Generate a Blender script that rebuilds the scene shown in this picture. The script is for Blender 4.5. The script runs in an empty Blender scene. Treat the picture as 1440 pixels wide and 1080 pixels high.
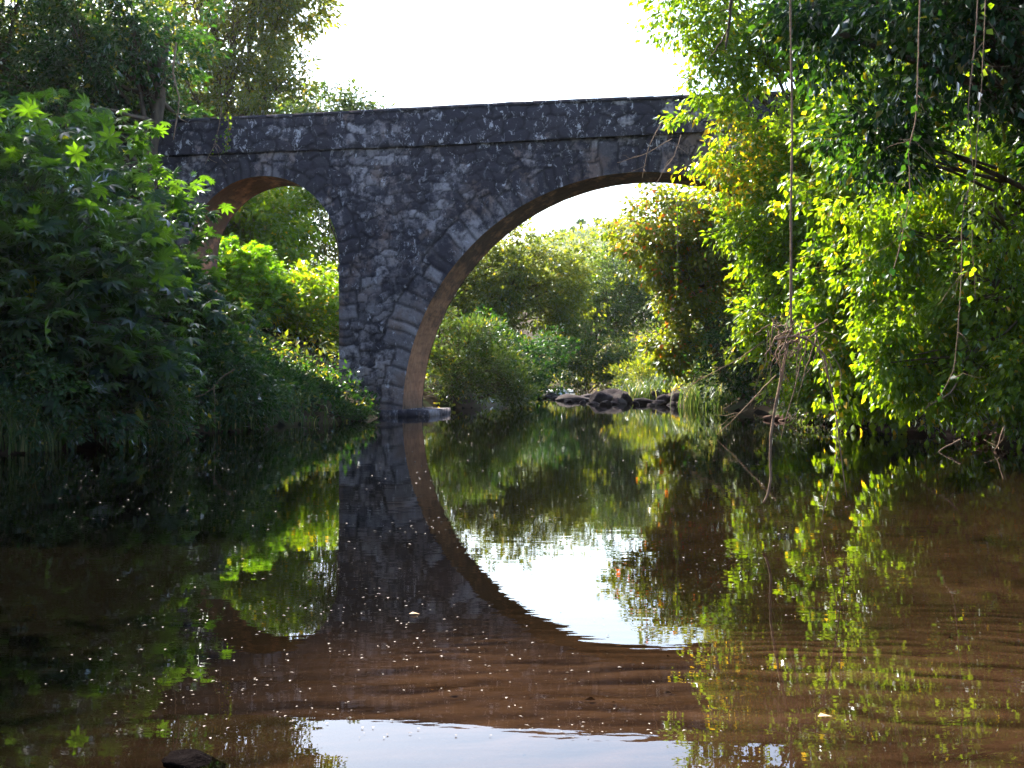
import bpy, math, random
import numpy as np
from mathutils import Vector
R = math.radians
sc = bpy.context.scene
COL = sc.collection

# ------------------------------------------------------------------ camera
FPX, HOR, CAMZ = 1800.0, 522.0, 1.6
cam = bpy.data.cameras.new('camera'); co = bpy.data.objects.new('camera', cam); COL.objects.link(co)
co.location = (0, 0, CAMZ); co.rotation_euler = (R(90), 0, 0)
cam.sensor_width = 36; cam.lens = 45.0; cam.shift_y = -18/1440; cam.clip_end = 3000; cam.clip_start = .1
sc.camera = co
def at(px, py, Y): return ((px-720)/FPX*Y, Y, CAMZ+(HOR-py)/FPX*Y)

# ------------------------------------------------------------------ light
SUN_AZ, SUN_EL = -36.0, 43.0      # azimuth from +Y, negative to the left
w = bpy.data.worlds.new('World'); sc.world = w; w.use_nodes = True
nt = w.node_tree; nt.nodes.clear()
sky = nt.nodes.new('ShaderNodeTexSky'); sky.sky_type = 'NISHITA'; sky.sun_disc = False
sky.sun_elevation = R(SUN_EL); sky.sun_rotation = R(SUN_AZ)
sky.air_density = 1.0; sky.dust_density = 1.9; sky.ozone_density = 1.0
bg = nt.nodes.new('ShaderNodeBackground'); bg.inputs[1].default_value = .15
wo = nt.nodes.new('ShaderNodeOutputWorld')
nt.links.new(sky.outputs[0], bg.inputs[0]); nt.links.new(bg.outputs[0], wo.inputs[0])
sl = bpy.data.lights.new('sun', 'SUN'); sl.energy = 5.0; sl.angle = R(.53); sl.color = (1, .93, .80)
so = bpy.data.objects.new('sun', sl); COL.objects.link(so)
sd = Vector((math.sin(R(SUN_AZ))*math.cos(R(SUN_EL)), math.cos(R(SUN_AZ))*math.cos(R(SUN_EL)), math.sin(R(SUN_EL))))
so.rotation_euler = sd.to_track_quat('Z', 'Y').to_euler()
sc.view_settings.view_transform = 'Standard'; sc.view_settings.look = 'None'
sc.view_settings.exposure = 2.3; sc.view_settings.gamma = 1.0; sc.view_settings.use_curve_mapping = False
cy = sc.cycles
cy.max_bounces = 8; cy.diffuse_bounces = 3; cy.glossy_bounces = 3; cy.transmission_bounces = 4
cy.transparent_max_bounces = 8; cy.use_denoising = True; cy.sample_clamp_indirect = 6
cy.caustics_reflective = False; cy.caustics_refractive = False

# ------------------------------------------------------------------ tags
def tag(o, label=None, cat=None, group=None, kind=None):
    if label: o['label'] = label
    if cat: o['category'] = cat
    if group: o['group'] = group
    if kind: o['kind'] = kind
    return o
def empty(name, loc, label, cat, group=None):
    o = bpy.data.objects.new(name, None); COL.objects.link(o); o.location = loc
    o.empty_display_size = .2
    return tag(o, label, cat, group)

# ------------------------------------------------------------------ numpy mesh kit
def fn(p, s=1.0, seed=0.0):
    """cheap smooth 3-D noise, about -1..1"""
    x, y, z = p[..., 0]*s+seed, p[..., 1]*s+seed*1.7, p[..., 2]*s+seed*2.3
    return (np.sin(x*1.0+1.3*np.sin(y*.9+z*.4))*.4 + np.sin(y*1.3+1.1*np.sin(z*1.1+x*.5))*.3
            + np.sin(z*1.7+1.2*np.sin(x*1.4))*.3 + np.sin(x*2.7+y*2.1+z*2.4)*.2)
def unit(v): return v/np.maximum(np.linalg.norm(v, axis=-1, keepdims=True), 1e-9)
def new_obj(name, V, F, mats, parent=None, attrs=None, smooth=False, origin=None, fmat=None):
    """V (n,3), F list of (m,k) int arrays"""
    V = np.asarray(V, dtype=np.float32)
    if origin is None:
        origin = (0, 0, 0)
        if parent is not None: origin = tuple(parent.location)
        if parent is not None and parent.parent is not None: origin = tuple(parent.parent.location)
    V = V-np.array(origin, dtype=np.float32)
    me = bpy.data.meshes.new(name)
    if not isinstance(F, (list, tuple)): F = [F]
    F = [np.asarray(f, dtype=np.int32) for f in F if len(f)]
    tot = np.concatenate([np.full(len(f), f.shape[1], dtype=np.int32) for f in F])
    li = np.concatenate([f.ravel() for f in F])
    me.vertices.add(len(V)); me.vertices.foreach_set('co', V.ravel())
    me.loops.add(len(li)); me.loops.foreach_set('vertex_index', li)
    me.polygons.add(len(tot))
    st = np.zeros(len(tot), dtype=np.int32); st[1:] = np.cumsum(tot)[:-1]
    me.polygons.foreach_set('loop_start', st); me.polygons.foreach_set('loop_total', tot)
    if smooth: me.polygons.foreach_set('use_smooth', np.ones(len(tot), dtype=bool))
    if fmat is not None: me.polygons.foreach_set('material_index', np.asarray(fmat, dtype=np.int32))
    for m in (mats if isinstance(mats, list) else [mats]): me.materials.append(m)
    if attrs:
        for k, a in attrs.items():
            at_ = me.attributes.new(k, 'FLOAT', 'POINT'); at_.data.foreach_set('value', np.asarray(a, dtype=np.float32))
    me.update(calc_edges=True)
    o = bpy.data.objects.new(name, me); COL.objects.link(o)
    if parent is None: o.location = origin
    else: o.parent = parent
    return o
class Acc:
    def __init__(s): s.V = []; s.Q = []; s.T = []; s.n = 0; s.A = []
    def add(s, V, Q=None, T=None, a=None):
        V = np.asarray(V, dtype=np.float32); s.V.append(V)
        if Q is not None and len(Q): s.Q.append(np.asarray(Q)+s.n)
        if T is not None and len(T): s.T.append(np.asarray(T)+s.n)
        s.A.append(np.full(len(V), 0.0) if a is None else np.broadcast_to(np.asarray(a, dtype=float), (len(V),)).copy())
        s.n += len(V)
    def tube(s, P, rad, k=6, a=None):
        P = np.asarray(P, dtype=float); m = len(P); rad = np.broadcast_to(np.asarray(rad, dtype=float), (m,))
        T = unit(np.gradient(P, axis=0)); ref = np.array([.31, .22, .93]) if abs(T[0, 2]) < .8 else np.array([.9, .3, .1])
        U = unit(np.cross(T, ref)); W = np.cross(T, U)
        an = np.arange(k)*2*math.pi/k
        V = P[:, None]+rad[:, None, None]*(U[:, None]*np.cos(an)[None, :, None]+W[:, None]*np.sin(an)[None, :, None])
        i = np.arange(m-1)[:, None]*k; j = np.arange(k)[None]; j2 = (j+1) % k
        Q = np.stack([i+j, i+j2, i+k+j2, i+k+j], -1).reshape(-1, 4)
        V = np.concatenate([V.reshape(-1, 3), P[:1], P[-1:]]); c0 = m*k; jj = np.arange(k); j2 = (jj+1) % k
        T3 = np.concatenate([np.stack([j2, jj, np.full(k, c0)], -1), np.stack([(m-1)*k+jj, (m-1)*k+j2, np.full(k, c0+1)], -1)])
        s.add(V, Q, T3, a)
    def box(s, c, h, ax=None, a=None, jit=0, rng=None):
        """box centre c half sizes h, ax = 3 axis rows"""
        ax = np.eye(3) if ax is None else np.asarray(ax, dtype=float)
        S = np.array([[x, y, z] for z in (-1, 1) for y in (-1, 1) for x in (-1, 1)], dtype=float)
        V = S*np.asarray(h, dtype=float)
        if jit: V = V+rng.normal(0, jit, V.shape)
        V = V@ax+np.asarray(c, dtype=float)
        s.add(V, [(0, 2, 3, 1), (4, 5, 7, 6), (0, 1, 5, 4), (2, 6, 7, 3), (0, 4, 6, 2), (1, 3, 7, 5)], None, a)
    def build(s, name, mat, parent=None, smooth=False, origin=None, extra=None):
        F = []
        if s.Q: F.append(np.concatenate(s.Q))
        if s.T: F.append(np.concatenate(s.T))
        at_ = {'rnd': np.concatenate(s.A)}
        if extra: at_.update(extra)
        return new_obj(name, np.concatenate(s.V), F, mat, parent, at_, smooth, origin)

# ------------------------------------------------------------------ materials
def mat(name):
    m = bpy.data.materials.new(name); m.use_nodes = True; m.node_tree.nodes.clear()
    return m, m.node_tree
def N(t, kind, **kw):
    n = t.nodes.new(kind)
    for k, v in kw.items():
        if k.startswith('i_'):
            key = k[2:]; key = int(key) if key.isdigit() else key
            n.inputs[key].default_value = v
        else: setattr(n, k, v)
    return n
def ramp(t, src, stops):
    r = t.nodes.new('ShaderNodeValToRGB'); e = r.color_ramp.elements
    while len(e) < len(stops): e.new(.5)
    for x, (p, c) in zip(e, stops):
        x.position = p; x.color = (*c, 1) if len(c) == 3 else c
    t.links.new(src, r.inputs[0]); return r.outputs[0]
def mixc(t, f, a, b, mode='MIX'):
    m = t.nodes.new('ShaderNodeMix'); m.data_type = 'RGBA'; m.blend_type = mode
    for s, v in ((m.inputs[0], f), (m.inputs[6], a), (m.inputs[7], b)):
        if hasattr(v, 'links') or hasattr(v, 'is_output'): t.links.new(v, s)
        else: s.default_value = (*v, 1) if isinstance(v, tuple) and len(v) == 3 else v
    return m.outputs[2]
def math_(t, op, a, b=0.0, clamp=False):
    m = t.nodes.new('ShaderNodeMath'); m.operation = op; m.use_clamp = clamp
    for s, v in ((m.inputs[0], a), (m.inputs[1], b)):
        if hasattr(v, 'is_output'): t.links.new(v, s)
        else: s.default_value = v
    return m.outputs[0]
def noise(t, scale, detail=3, rough=.6, vec=None, dist=0):
    n = N(t, 'ShaderNodeTexNoise', i_Scale=scale, i_Detail=detail, i_Roughness=rough, i_Distortion=dist)
    if vec is None: vec = N(t, 'ShaderNodeNewGeometry').outputs['Position']
    t.links.new(vec, n.inputs['Vector']); return n.outputs[0]
def scaled(t, sx, sy, sz):
    g = N(t, 'ShaderNodeNewGeometry'); m = N(t, 'ShaderNodeMapping'); m.inputs['Scale'].default_value = (sx, sy, sz)
    t.links.new(g.outputs['Position'], m.inputs[0]); return m.outputs[0]
def out(t, sh):
    o = t.nodes.new('ShaderNodeOutputMaterial'); t.links.new(sh, o.inputs[0])

def leaf_mat(name, c0, c1, cage=(.30, .16, .03), trans=.45, tcol=None, gloss=.35, gl_=.28):
    m, t = mat(name)
    a = N(t, 'ShaderNodeAttribute', attribute_name='rnd'); g = N(t, 'ShaderNodeAttribute', attribute_name='age')
    c = ramp(t, a.outputs['Fac'], [(0, c0), (1, c1)])
    c = mixc(t, g.outputs['Fac'], c, cage)
    d = N(t, 'ShaderNodeBsdfDiffuse'); t.links.new(c, d.inputs[0])
    tr = N(t, 'ShaderNodeBsdfTranslucent')
    tc = mixc(t, 1.0, c, tcol or (2.6, 2.3, .8), 'MULTIPLY'); t.links.new(tc, tr.inputs[0])
    mx = N(t, 'ShaderNodeMixShader', i_0=trans); t.links.new(d.outputs[0], mx.inputs[1]); t.links.new(tr.outputs[0], mx.inputs[2])
    gl = N(t, 'ShaderNodeBsdfGlossy', i_Roughness=gloss); gl.inputs[0].default_value = (.9, .95, 1, 1)
    fr = N(t, 'ShaderNodeFresnel', i_IOR=1.42); ff = math_(t, 'MULTIPLY', fr.outputs[0], gl_)
    m2 = N(t, 'ShaderNodeMixShader'); t.links.new(ff, m2.inputs[0]); t.links.new(mx.outputs[0], m2.inputs[1]); t.links.new(gl.outputs[0], m2.inputs[2])
    out(t, m2.outputs[0]); return m
M = {}
M['castor'] = leaf_mat('castor leaf', (.004, .015, .017), (.015, .040, .012), (.10, .12, .03), .45, (14.0, 10.5, .5), .38, .3)  # castor colour darkened to stand in for shade on the left bank
M['castor_sun'] = leaf_mat('sunlit castor leaf', (.03, .09, .008), (.08, .16, .010), (.30, .26, .05), .6, (4.2, 3.6, .5), .38, .25)  # lit copy of the castor leaf, sunlight put into its colour
M['lime'] = leaf_mat('lime leaf', (.034, .085, .007), (.14, .185, .014), (.40, .24, .03), .6, (3.3, 3.3, .5), .4, .25)
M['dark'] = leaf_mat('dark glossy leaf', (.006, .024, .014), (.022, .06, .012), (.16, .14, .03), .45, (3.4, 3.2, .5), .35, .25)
M['grey'] = leaf_mat('grey green leaf', (.012, .034, .02), (.055, .085, .018), (.22, .16, .04), .5, (3.6, 3.2, .6), .45, .25)
M['olive'] = leaf_mat('olive leaf', (.03, .062, .012), (.11, .13, .02), (.26, .20, .05), .55, (3.4, 2.9, .6), .45, .25)
M['rust'] = leaf_mat('climber leaf', (.03, .075, .012), (.15, .17, .018), (.42, .09, .03), .55, (3.2, 2.7, .6), .4, .25)
M['blade'] = leaf_mat('grass blade', (.03, .07, .025), (.10, .13, .045), (.30, .26, .13), .35, (1.8, 1.8, .8), .5, .08)
M['sunk'] = leaf_mat('sunken leaf', (.008, .005, .004), (.045, .026, .016), (.22, .12, .06), .1, (1, 1, 1), .5, .0)
M['litter'] = leaf_mat('fallen leaf', (.09, .055, .03), (.22, .13, .07), (.4, .26, .15), .1, (1, 1, 1), .5)

def rough_mat(name, stops, scale=6, detail=6, rough=.85, bump=.5, vec=None, attr=False, scale2=None, col2=None, spec=.04):
    m, t = mat(name)
    n = noise(t, scale, detail, .65, vec(t) if vec else None)
    if attr:
        a = N(t, 'ShaderNodeAttribute', attribute_name='rnd')
        n = math_(t, 'ADD', math_(t, 'MULTIPLY', n, .65), math_(t, 'MULTIPLY', a.outputs['Fac'], .35))
    c = ramp(t, n, stops)
    if col2:
        n2 = noise(t, scale2, 5, .7); f = ramp(t, n2, [(.52, (0, 0, 0)), (.64, (1, 1, 1))])
        c = mixc(t, f, c, col2)
    b = N(t, 'ShaderNodeBsdfPrincipled', i_Roughness=rough); t.links.new(c, b.inputs['Base Color'])
    b.inputs['Specular IOR Level'].default_value = spec
    bp = N(t, 'ShaderNodeBump', i_Strength=bump, i_Distance=.03); t.links.new(noise(t, scale*4, 5), bp.inputs['Height']); t.links.new(bp.outputs[0], b.inputs['Normal'])
    out(t, b.outputs[0]); return m
M['bark'] = rough_mat('bark', [(.3, (.035, .026, .02)), (.7, (.16, .12, .09))], 5, vec=lambda t: scaled(t, 1, 1, .25))
M['liana'] = rough_mat('liana bark', [(.3, (.10, .065, .045)), (.7, (.34, .23, .16))], 12)
M['palebark'] = rough_mat('pale bark', [(.3, (.25, .18, .12)), (.7, (.5, .38, .27))], 8)
M['soil'] = rough_mat('soil', [(.3, (.015, .011, .007)), (.55, (.045, .030, .018)), (.75, (.03, .035, .012))], 1.2, scale2=.5, col2=(.035, .05, .018))
M['hill'] = rough_mat('hill scrub', [(.35, (.05, .08, .03)), (.6, (.16, .17, .07))], .05, scale2=.03, col2=(.04, .07, .03))
M['rock'] = rough_mat('river rock', [(.3, (.014, .011, .013)), (.6, (.045, .034, .034)), (.8, (.10, .08, .075))], 2.5, col2=(.05, .045, .04), scale2=1.3, bump=.8)
M['wetrock'] = rough_mat('wet rock', [(.3, (.004, .003, .003)), (.7, (.010, .008, .008))], 14, rough=.8, bump=1, spec=.0)
M['bankrock'] = rough_mat('bank rock', [(.3, (.02, .012, .009)), (.6, (.09, .05, .038)), (.8, (.22, .14, .11))], 4, col2=(.07, .04, .03), scale2=2)
M['petal'] = rough_mat('pale petal', [(.3, (.10, .08, .065)), (.7, (.45, .40, .36))], 20)
M['foam'] = rough_mat('white water', [(.3, (.6, .63, .66)), (.7, (.85, .86, .88))], 6)
M['deck'] = rough_mat('road gravel', [(.3, (.12, .10, .08)), (.7, (.26, .22, .18))], 8)

def stone_mat(name, dark_bias=0.0, streak=True, lichen=.5, warm=0.0):
    m, t = mat(name)
    a = N(t, 'ShaderNodeAttribute', attribute_name='rnd'); j = N(t, 'ShaderNodeAttribute', attribute_name='joint')
    fine = noise(t, 7, 8, .75)
    v = math_(t, 'ADD', math_(t, 'MULTIPLY', fine, .6), math_(t, 'MULTIPLY', a.outputs['Fac'], .5))
    base = ramp(t, v, [(.3, (.085, .073, .080)), (.55, (.19, .162, .168)), (.8, (.33, .285, .29))])
    # warm and violet-grey stones
    n3 = noise(t, .9, 3); f3 = ramp(t, n3, [(.46, (0, 0, 0)), (.62, (.7, .7, .7))])
    base = mixc(t, f3, base, (.17, .105, .08))
    # black mould: big patches with vertical run-off, broken by fine noise
    big = noise(t, .55, 5, .65, scaled(t, 1, 1, .45) if streak else None)
    med = noise(t, 3.2, 6, .72)
    s = math_(t, 'ADD', math_(t, 'MULTIPLY', big, .6), math_(t, 'MULTIPLY', med, .4))
    s = math_(t, 'ADD', s, dark_bias)
    gp = N(t, 'ShaderNodeNewGeometry'); sp = N(t, 'ShaderNodeSeparateXYZ'); t.links.new(gp.outputs['Position'], sp.inputs[0])
    hz = N(t, 'ShaderNodeMapRange'); hz.inputs[1].default_value = 1.0; hz.inputs[2].default_value = 6.0; hz.inputs[3].default_value = -.06; hz.inputs[4].default_value = .012; t.links.new(sp.outputs[2], hz.inputs[0])
    s = math_(t, 'ADD', s, hz.outputs[0]); s = math_(t, 'ADD', s, math_(t, 'MULTIPLY', math_(t, 'ADD', a.outputs['Fac'], -.62), -.05 if name != 'voussoir stone' else -.015))
    f = ramp(t, s, [(.455, (0, 0, 0)), (.53, (.93, .93, .93))])
    c = mixc(t, f, base, (.036, .032, .042))
    # pale lichen flecks and rubbed edges
    l = noise(t, 4.2, 7, .78, scaled(t, 1, 1, .7), .6)
    fl = ramp(t, l, [(.595-lichen*.05, (0, 0, 0)), (.635-lichen*.05, (.9, .9, .9))])
    l2 = ramp(t, noise(t, .8, 4, .6, None), [(.38, (.15, .15, .15)), (.58, (1, 1, 1))])
    fl = mixc(t, 1.0, fl, l2, 'MULTIPLY')
    c = mixc(t, fl, c, (.46, .43, .45))
    c = mixc(t, math_(t, 'MULTIPLY', j.outputs['Fac'], .75), c, (.02, .017, .019))
    b = N(t, 'ShaderNodeBsdfPrincipled', i_Roughness=.9); t.links.new(c, b.inputs['Base Color']); b.inputs['Specular IOR Level'].default_value = .2
    bp = N(t, 'ShaderNodeBump', i_Strength=.7, i_Distance=.04); t.links.new(noise(t, 14, 7, .7), bp.inputs['Height']); t.links.new(bp.outputs[0], b.inputs['Normal'])
    out(t, b.outputs[0]); return m
M['stone'] = stone_mat('rubble stone', .0)
M['ring'] = stone_mat('voussoir stone', -.002, lichen=.3)
M['parapet'] = stone_mat('blackened parapet stone', .055, True, .75)
M['coping'] = stone_mat('coping stone', .06, False, .2)
def vault_mat():
    m, t = mat('vault plaster')
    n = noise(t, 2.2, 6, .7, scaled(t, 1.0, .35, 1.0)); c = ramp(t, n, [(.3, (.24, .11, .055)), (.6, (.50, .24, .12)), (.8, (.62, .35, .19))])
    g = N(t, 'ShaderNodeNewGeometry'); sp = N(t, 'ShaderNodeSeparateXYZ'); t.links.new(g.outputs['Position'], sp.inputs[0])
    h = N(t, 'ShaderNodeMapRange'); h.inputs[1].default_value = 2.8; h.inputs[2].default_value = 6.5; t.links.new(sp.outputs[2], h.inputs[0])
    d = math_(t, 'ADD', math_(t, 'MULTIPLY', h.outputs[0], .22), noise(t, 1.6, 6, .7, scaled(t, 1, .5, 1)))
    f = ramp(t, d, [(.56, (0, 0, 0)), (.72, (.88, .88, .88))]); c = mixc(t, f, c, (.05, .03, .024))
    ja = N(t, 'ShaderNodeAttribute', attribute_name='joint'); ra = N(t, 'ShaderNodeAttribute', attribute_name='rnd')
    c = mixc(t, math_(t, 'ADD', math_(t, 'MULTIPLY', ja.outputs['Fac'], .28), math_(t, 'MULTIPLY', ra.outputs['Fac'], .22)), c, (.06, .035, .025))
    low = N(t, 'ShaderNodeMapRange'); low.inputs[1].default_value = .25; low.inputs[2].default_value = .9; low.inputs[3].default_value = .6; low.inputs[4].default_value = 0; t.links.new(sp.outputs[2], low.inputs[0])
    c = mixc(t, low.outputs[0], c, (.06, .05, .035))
    b = N(t, 'ShaderNodeBsdfPrincipled', i_Roughness=.9); t.links.new(c, b.inputs['Base Color'])
    bp = N(t, 'ShaderNodeBump', i_Strength=.6, i_Distance=.05); t.links.new(noise(t, 6, 6), bp.inputs['Height']); t.links.new(bp.outputs[0], b.inputs['Normal'])
    out(t, b.outputs[0]); return m
M['vault'] = vault_mat()
def water_mat():
    m, t = mat('river water')
    v1 = scaled(t, .55, 1.6, 1); n1 = noise(t, 1.3, 3, .55, v1); n2 = noise(t, 9, 2, .5, scaled(t, .6, 1.2, 1)); n3 = noise(t, .22, 2, .5)
    h = math_(t, 'ADD', math_(t, 'MULTIPLY', n1, .0011), math_(t, 'MULTIPLY', n2, .00012))
    h = math_(t, 'ADD', h, math_(t, 'MULTIPLY', n3, .003))
    bp = N(t, 'ShaderNodeBump', i_Strength=1.0, i_Distance=1.0); t.links.new(h, bp.inputs['Height'])
    gl = N(t, 'ShaderNodeBsdfGlossy', i_Roughness=.006); t.links.new(bp.outputs[0], gl.inputs['Normal'])
    tr = N(t, 'ShaderNodeBsdfTransparent'); tr.inputs[0].default_value = (.66, .60, .50, 1)
    fr = N(t, 'ShaderNodeFresnel', i_IOR=1.33); t.links.new(bp.outputs[0], fr.inputs['Normal'])
    mx = N(t, 'ShaderNodeMixShader'); t.links.new(fr.outputs[0], mx.inputs[0]); t.links.new(tr.outputs[0], mx.inputs[1]); t.links.new(gl.outputs[0], mx.inputs[2])
    out(t, mx.outputs[0]); return m
M['water'] = water_mat()
def bed_mat():
    m, t = mat('river bed')
    a = N(t, 'ShaderNodeAttribute', attribute_name='crest'); s = N(t, 'ShaderNodeAttribute', attribute_name='sand_shade')
    v = math_(t, 'ADD', math_(t, 'MULTIPLY', a.outputs['Fac'], .32), math_(t, 'MULTIPLY', noise(t, 2.2, 8, .78, scaled(t, .5, 1.7, 1)), .95))
    c = ramp(t, v, [(.30, (.007, .005, .004)), (.50, (.034, .021, .015)), (.80, (.098, .061, .043))])
    c = mixc(t, s.outputs['Fac'], (.006, .006, .005), c)
    b = N(t, 'ShaderNodeBsdfDiffuse'); t.links.new(c, b.inputs[0])
    bp = N(t, 'ShaderNodeBump', i_Strength=.5, i_Distance=.01); t.links.new(noise(t, 40, 4), bp.inputs['Height']); t.links.new(bp.outputs[0], b.inputs['Normal'])
    out(t, b.outputs[0]); return m
M['bed'] = bed_mat()

# ------------------------------------------------------------------ terrain
YL = np.array([-30, 0, 15, 24, 33, 39, 44, 48, 52, 57, 65, 80, 100, 112, 125])
XL = np.array([-12, -11, -11, -9.9, -8.0, -5.9, -4.6, -4.6, -3.6, -1.2, -.2, 1.2, 1.6, 1.0, -6])
XR = np.array([12, 10.5, 9.8, 10.6, 10.8, 10.2, 10.0, 9.6, 9.3, 8.6, 7.4, 6.6, 5.2, 4.5, -2])
def bankd(x, y):
    l = np.interp(y, YL, XL); r = np.interp(y, YL, XR); d = np.maximum(l-x, x-r)
    return np.maximum(d, (y-112)*.5)
def ground(x, y):
    x = np.asarray(x, dtype=float); y = np.asarray(y, dtype=float); d = bankd(x, y)
    wob = .35*np.sin(x*.9+y*.6)+.25*np.sin(x*1.7-y*1.1)
    dd = d+wob*.5
    z = np.where(dd < 0, np.maximum(dd*.55, -1.1), .28*dd+.12*np.minimum(dd, 1.0)*3)
    z = np.where(dd > 7, z+np.minimum((dd-7)*.45, 5)*np.where(y < 52, 1, .4), z)
    z = np.minimum(z, 9+.02*d)
    z = z+np.where(dd > .6, .12*np.sin(x*2.3+y*1.3)+.08*np.sin(x*4.1-y*3.2), 0)
    # sandbar near the camera
    bar = np.exp(-((x-1.5)/7.5)**2-((y-6.5)/6.0)**2)
    z = np.where(dd < 0, np.maximum(z, -1.1+bar*.75), z)
    return z
def grid_obj(name, xs, ys, zf, m, attrs=None, **kw):
    X, Y = np.meshgrid(xs, ys); Z = zf(X, Y); V = np.stack([X, Y, Z], -1).reshape(-1, 3)
    a, b = len(xs), len(ys); i = (np.arange(b-1)[:, None]*a+np.arange(a-1)[None]).ravel()
    Q = np.stack([i, i+1, i+a+1, i+a], -1)
    at_ = {k: f(X, Y).ravel() for k, f in attrs.items()} if attrs else None
    return new_obj(name, V, Q, m, None, at_, True, **kw)
def crest(x, y):
    ph = y*2*math.pi/.5+1.6*np.sin(x*.8+y*.6)+1.5*np.sin(x*1.9-y*1.3)+1.0*np.sin(x*4.3+1.3+y*2)+.9*np.sin(x*.31+y*1.7)+.6*np.sin(x*7.7-y*3)
    return .5+.5*np.sin(ph)*(.45+.55*np.sin(x*2.3+y*2.1+2*np.sin(x*1.6)+2*np.sin(y*2.7)))
def sand_shade_m(x, y):  # sandbar extent; its left cut-off also paints the shade on the bed
    bar = np.exp(-((x-2.0)/3.7)**4-((y-5)/6.2)**4)+.5*np.exp(-((x-7)/4)**4-((y-10)/18)**4)+.12*np.exp(-((x-3.5)/5)**4-((y-17)/9)**4)
    return np.clip(bar*(1+.2*np.sin(x*2+y)), 0, 1)
ys = np.concatenate([np.arange(-30, 3, 1.0), np.arange(3, 14, .06), np.arange(14, 70, .5), np.arange(70, 140, 1.2), np.array([150, 170, 200, 250, 320, 420, 600, 900, 1400])])
xs = np.concatenate([np.array([-900, -500, -300, -180, -110]), np.arange(-80, -14, 2), np.arange(-14, -6, .4), np.arange(-6, 6, .12), np.arange(6, 16, .4), np.arange(16, 82, 2), np.array([110, 180, 300, 500, 900])])
def terr(x, y):
    z = ground(x, y)
    return z+np.where((z < -.05) & (y < 14), (crest(x, y)-.5)*.022*sand_shade_m(x, y), 0)
g = grid_obj('ground', xs, ys, terr, [M['soil'], M['bed']], {'crest': crest, 'sand_shade': sand_shade_m})
tag(g, 'bare river bank and sandy river bed', None, None, 'structure')
me = g.data; nv = len(me.polygons); cz = np.zeros(nv*3); me.polygons.foreach_get('center', cz); cz = cz.reshape(-1, 3)
me.polygons.foreach_set('material_index', (cz[:, 2] < -.02).astype(np.int32))
wx = np.array([-40., 40.]); wy = np.array([-30., 125.])
tag(grid_obj('river', wx, wy, lambda x, y: x*0, M['water']), 'still dark river water', None, None, 'structure')
# far hill
hx = np.linspace(-260, 420, 120); hy = np.linspace(260, 760, 60)
def hillz(x, y):
    return 52*np.exp(-((x-45)/120)**2)*np.clip((y-270)/150, 0, 1)**.8+6*np.sin(x*.02+1)*np.clip((y-280)/60, 0, 1)-8+1.2*np.sin(x*.13)*np.sin(y*.1)
tag(grid_obj('hill', hx, hy, hillz, M['hill']), 'pale hazy hill beyond the arch', None, None, 'structure')

# ------------------------------------------------------------------ bridge
TH = R(12); AX = np.array([math.cos(TH), -math.sin(TH), 0]); NX = np.array([math.sin(TH), math.cos(TH), 0]); O = np.array([0, 45., 0])
def bp_(s, n, z):
    s, n, z = np.broadcast_arrays(np.asarray(s, dtype=float), np.asarray(n, dtype=float), np.asarray(z, dtype=float))
    return O+s[..., None]*AX+n[..., None]*NX+z[..., None]*np.array([0, 0, 1.])
THK = 2.6
C1, R1 = 4.45, 8.45                       # big arch (centre s, radius), springing at z=0
C2, R2, Z2 = -9.36, 2.97, 5.78            # small arch, on straight jambs
rng = np.random.default_rng(3)
def dist1(s, z): return np.where(z > 0, np.hypot(s-C1, z), np.abs(s-C1))-R1
def dist2(s, z): return np.where(z > Z2, np.hypot(s-C2, z-Z2), np.abs(s-C2))-R2
def inside(s, z, e=0): return (dist1(s, z) < e) | (dist2(s, z) < e)
bridge = empty('stone_bridge', tuple(bp_(-5.2, 0, 0)), 'old weathered stone bridge with one large and one small round arch over the river', 'bridge')
def rubble(S, Z, ws, hs, seed):
    """stone ids and joint distance of irregular coursed rubble"""
    r = np.random.default_rng(seed)
    nr, nc = int((Z.max()-Z.min())/hs)+4, int((S.max()-S.min())/ws)+4
    jx = r.uniform(-.36, .36, (nr, nc)); jz = r.uniform(-.26, .26, (nr, nc)); idr = r.random((nr, nc)); hr = r.random((nr, nc)); big = r.uniform(-.12, .12, (nr, nc))
    Sw = S+.05*np.sin(Z*7+S*3)+.03*np.sin(Z*17); Zw = Z+.045*np.sin(S*4.1+Z)+.03*np.sin(S*11+Z*5)
    u = (Sw-S.min())/ws+1; v = (Zw-Z.min())/hs+1
    f1 = np.full(S.shape, 9.); f2 = np.full(S.shape, 9.); rid = np.zeros(S.shape); hh = np.zeros(S.shape)
    vi = np.floor(v).astype(int)
    for dv in (-1, 0, 1):
        row = np.clip(vi+dv, 0, nr-1); sh = (row % 2)*.5; ui = np.floor(u-sh).astype(int)
        for du in (-1, 0, 1):
            c = np.clip(ui+du, 0, nc-1)
            d = np.maximum(np.abs(u-sh-(c+.5+jx[row, c]))*.9, np.abs(v-(row+.5+jz[row, c]))*1.0)+.35*np.hypot(u-sh-(c+.5+jx[row, c]), v-(row+.5+jz[row, c]))-big[row, c]
            nw = d < f1; f2 = np.where(nw, f1, np.minimum(f2, d)); f1 = np.where(nw, d, f1)
            rid = np.where(nw, idr[row, c], rid); hh = np.where(nw, hr[row, c], hh)
    return rid, hh, f2-f1
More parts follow.
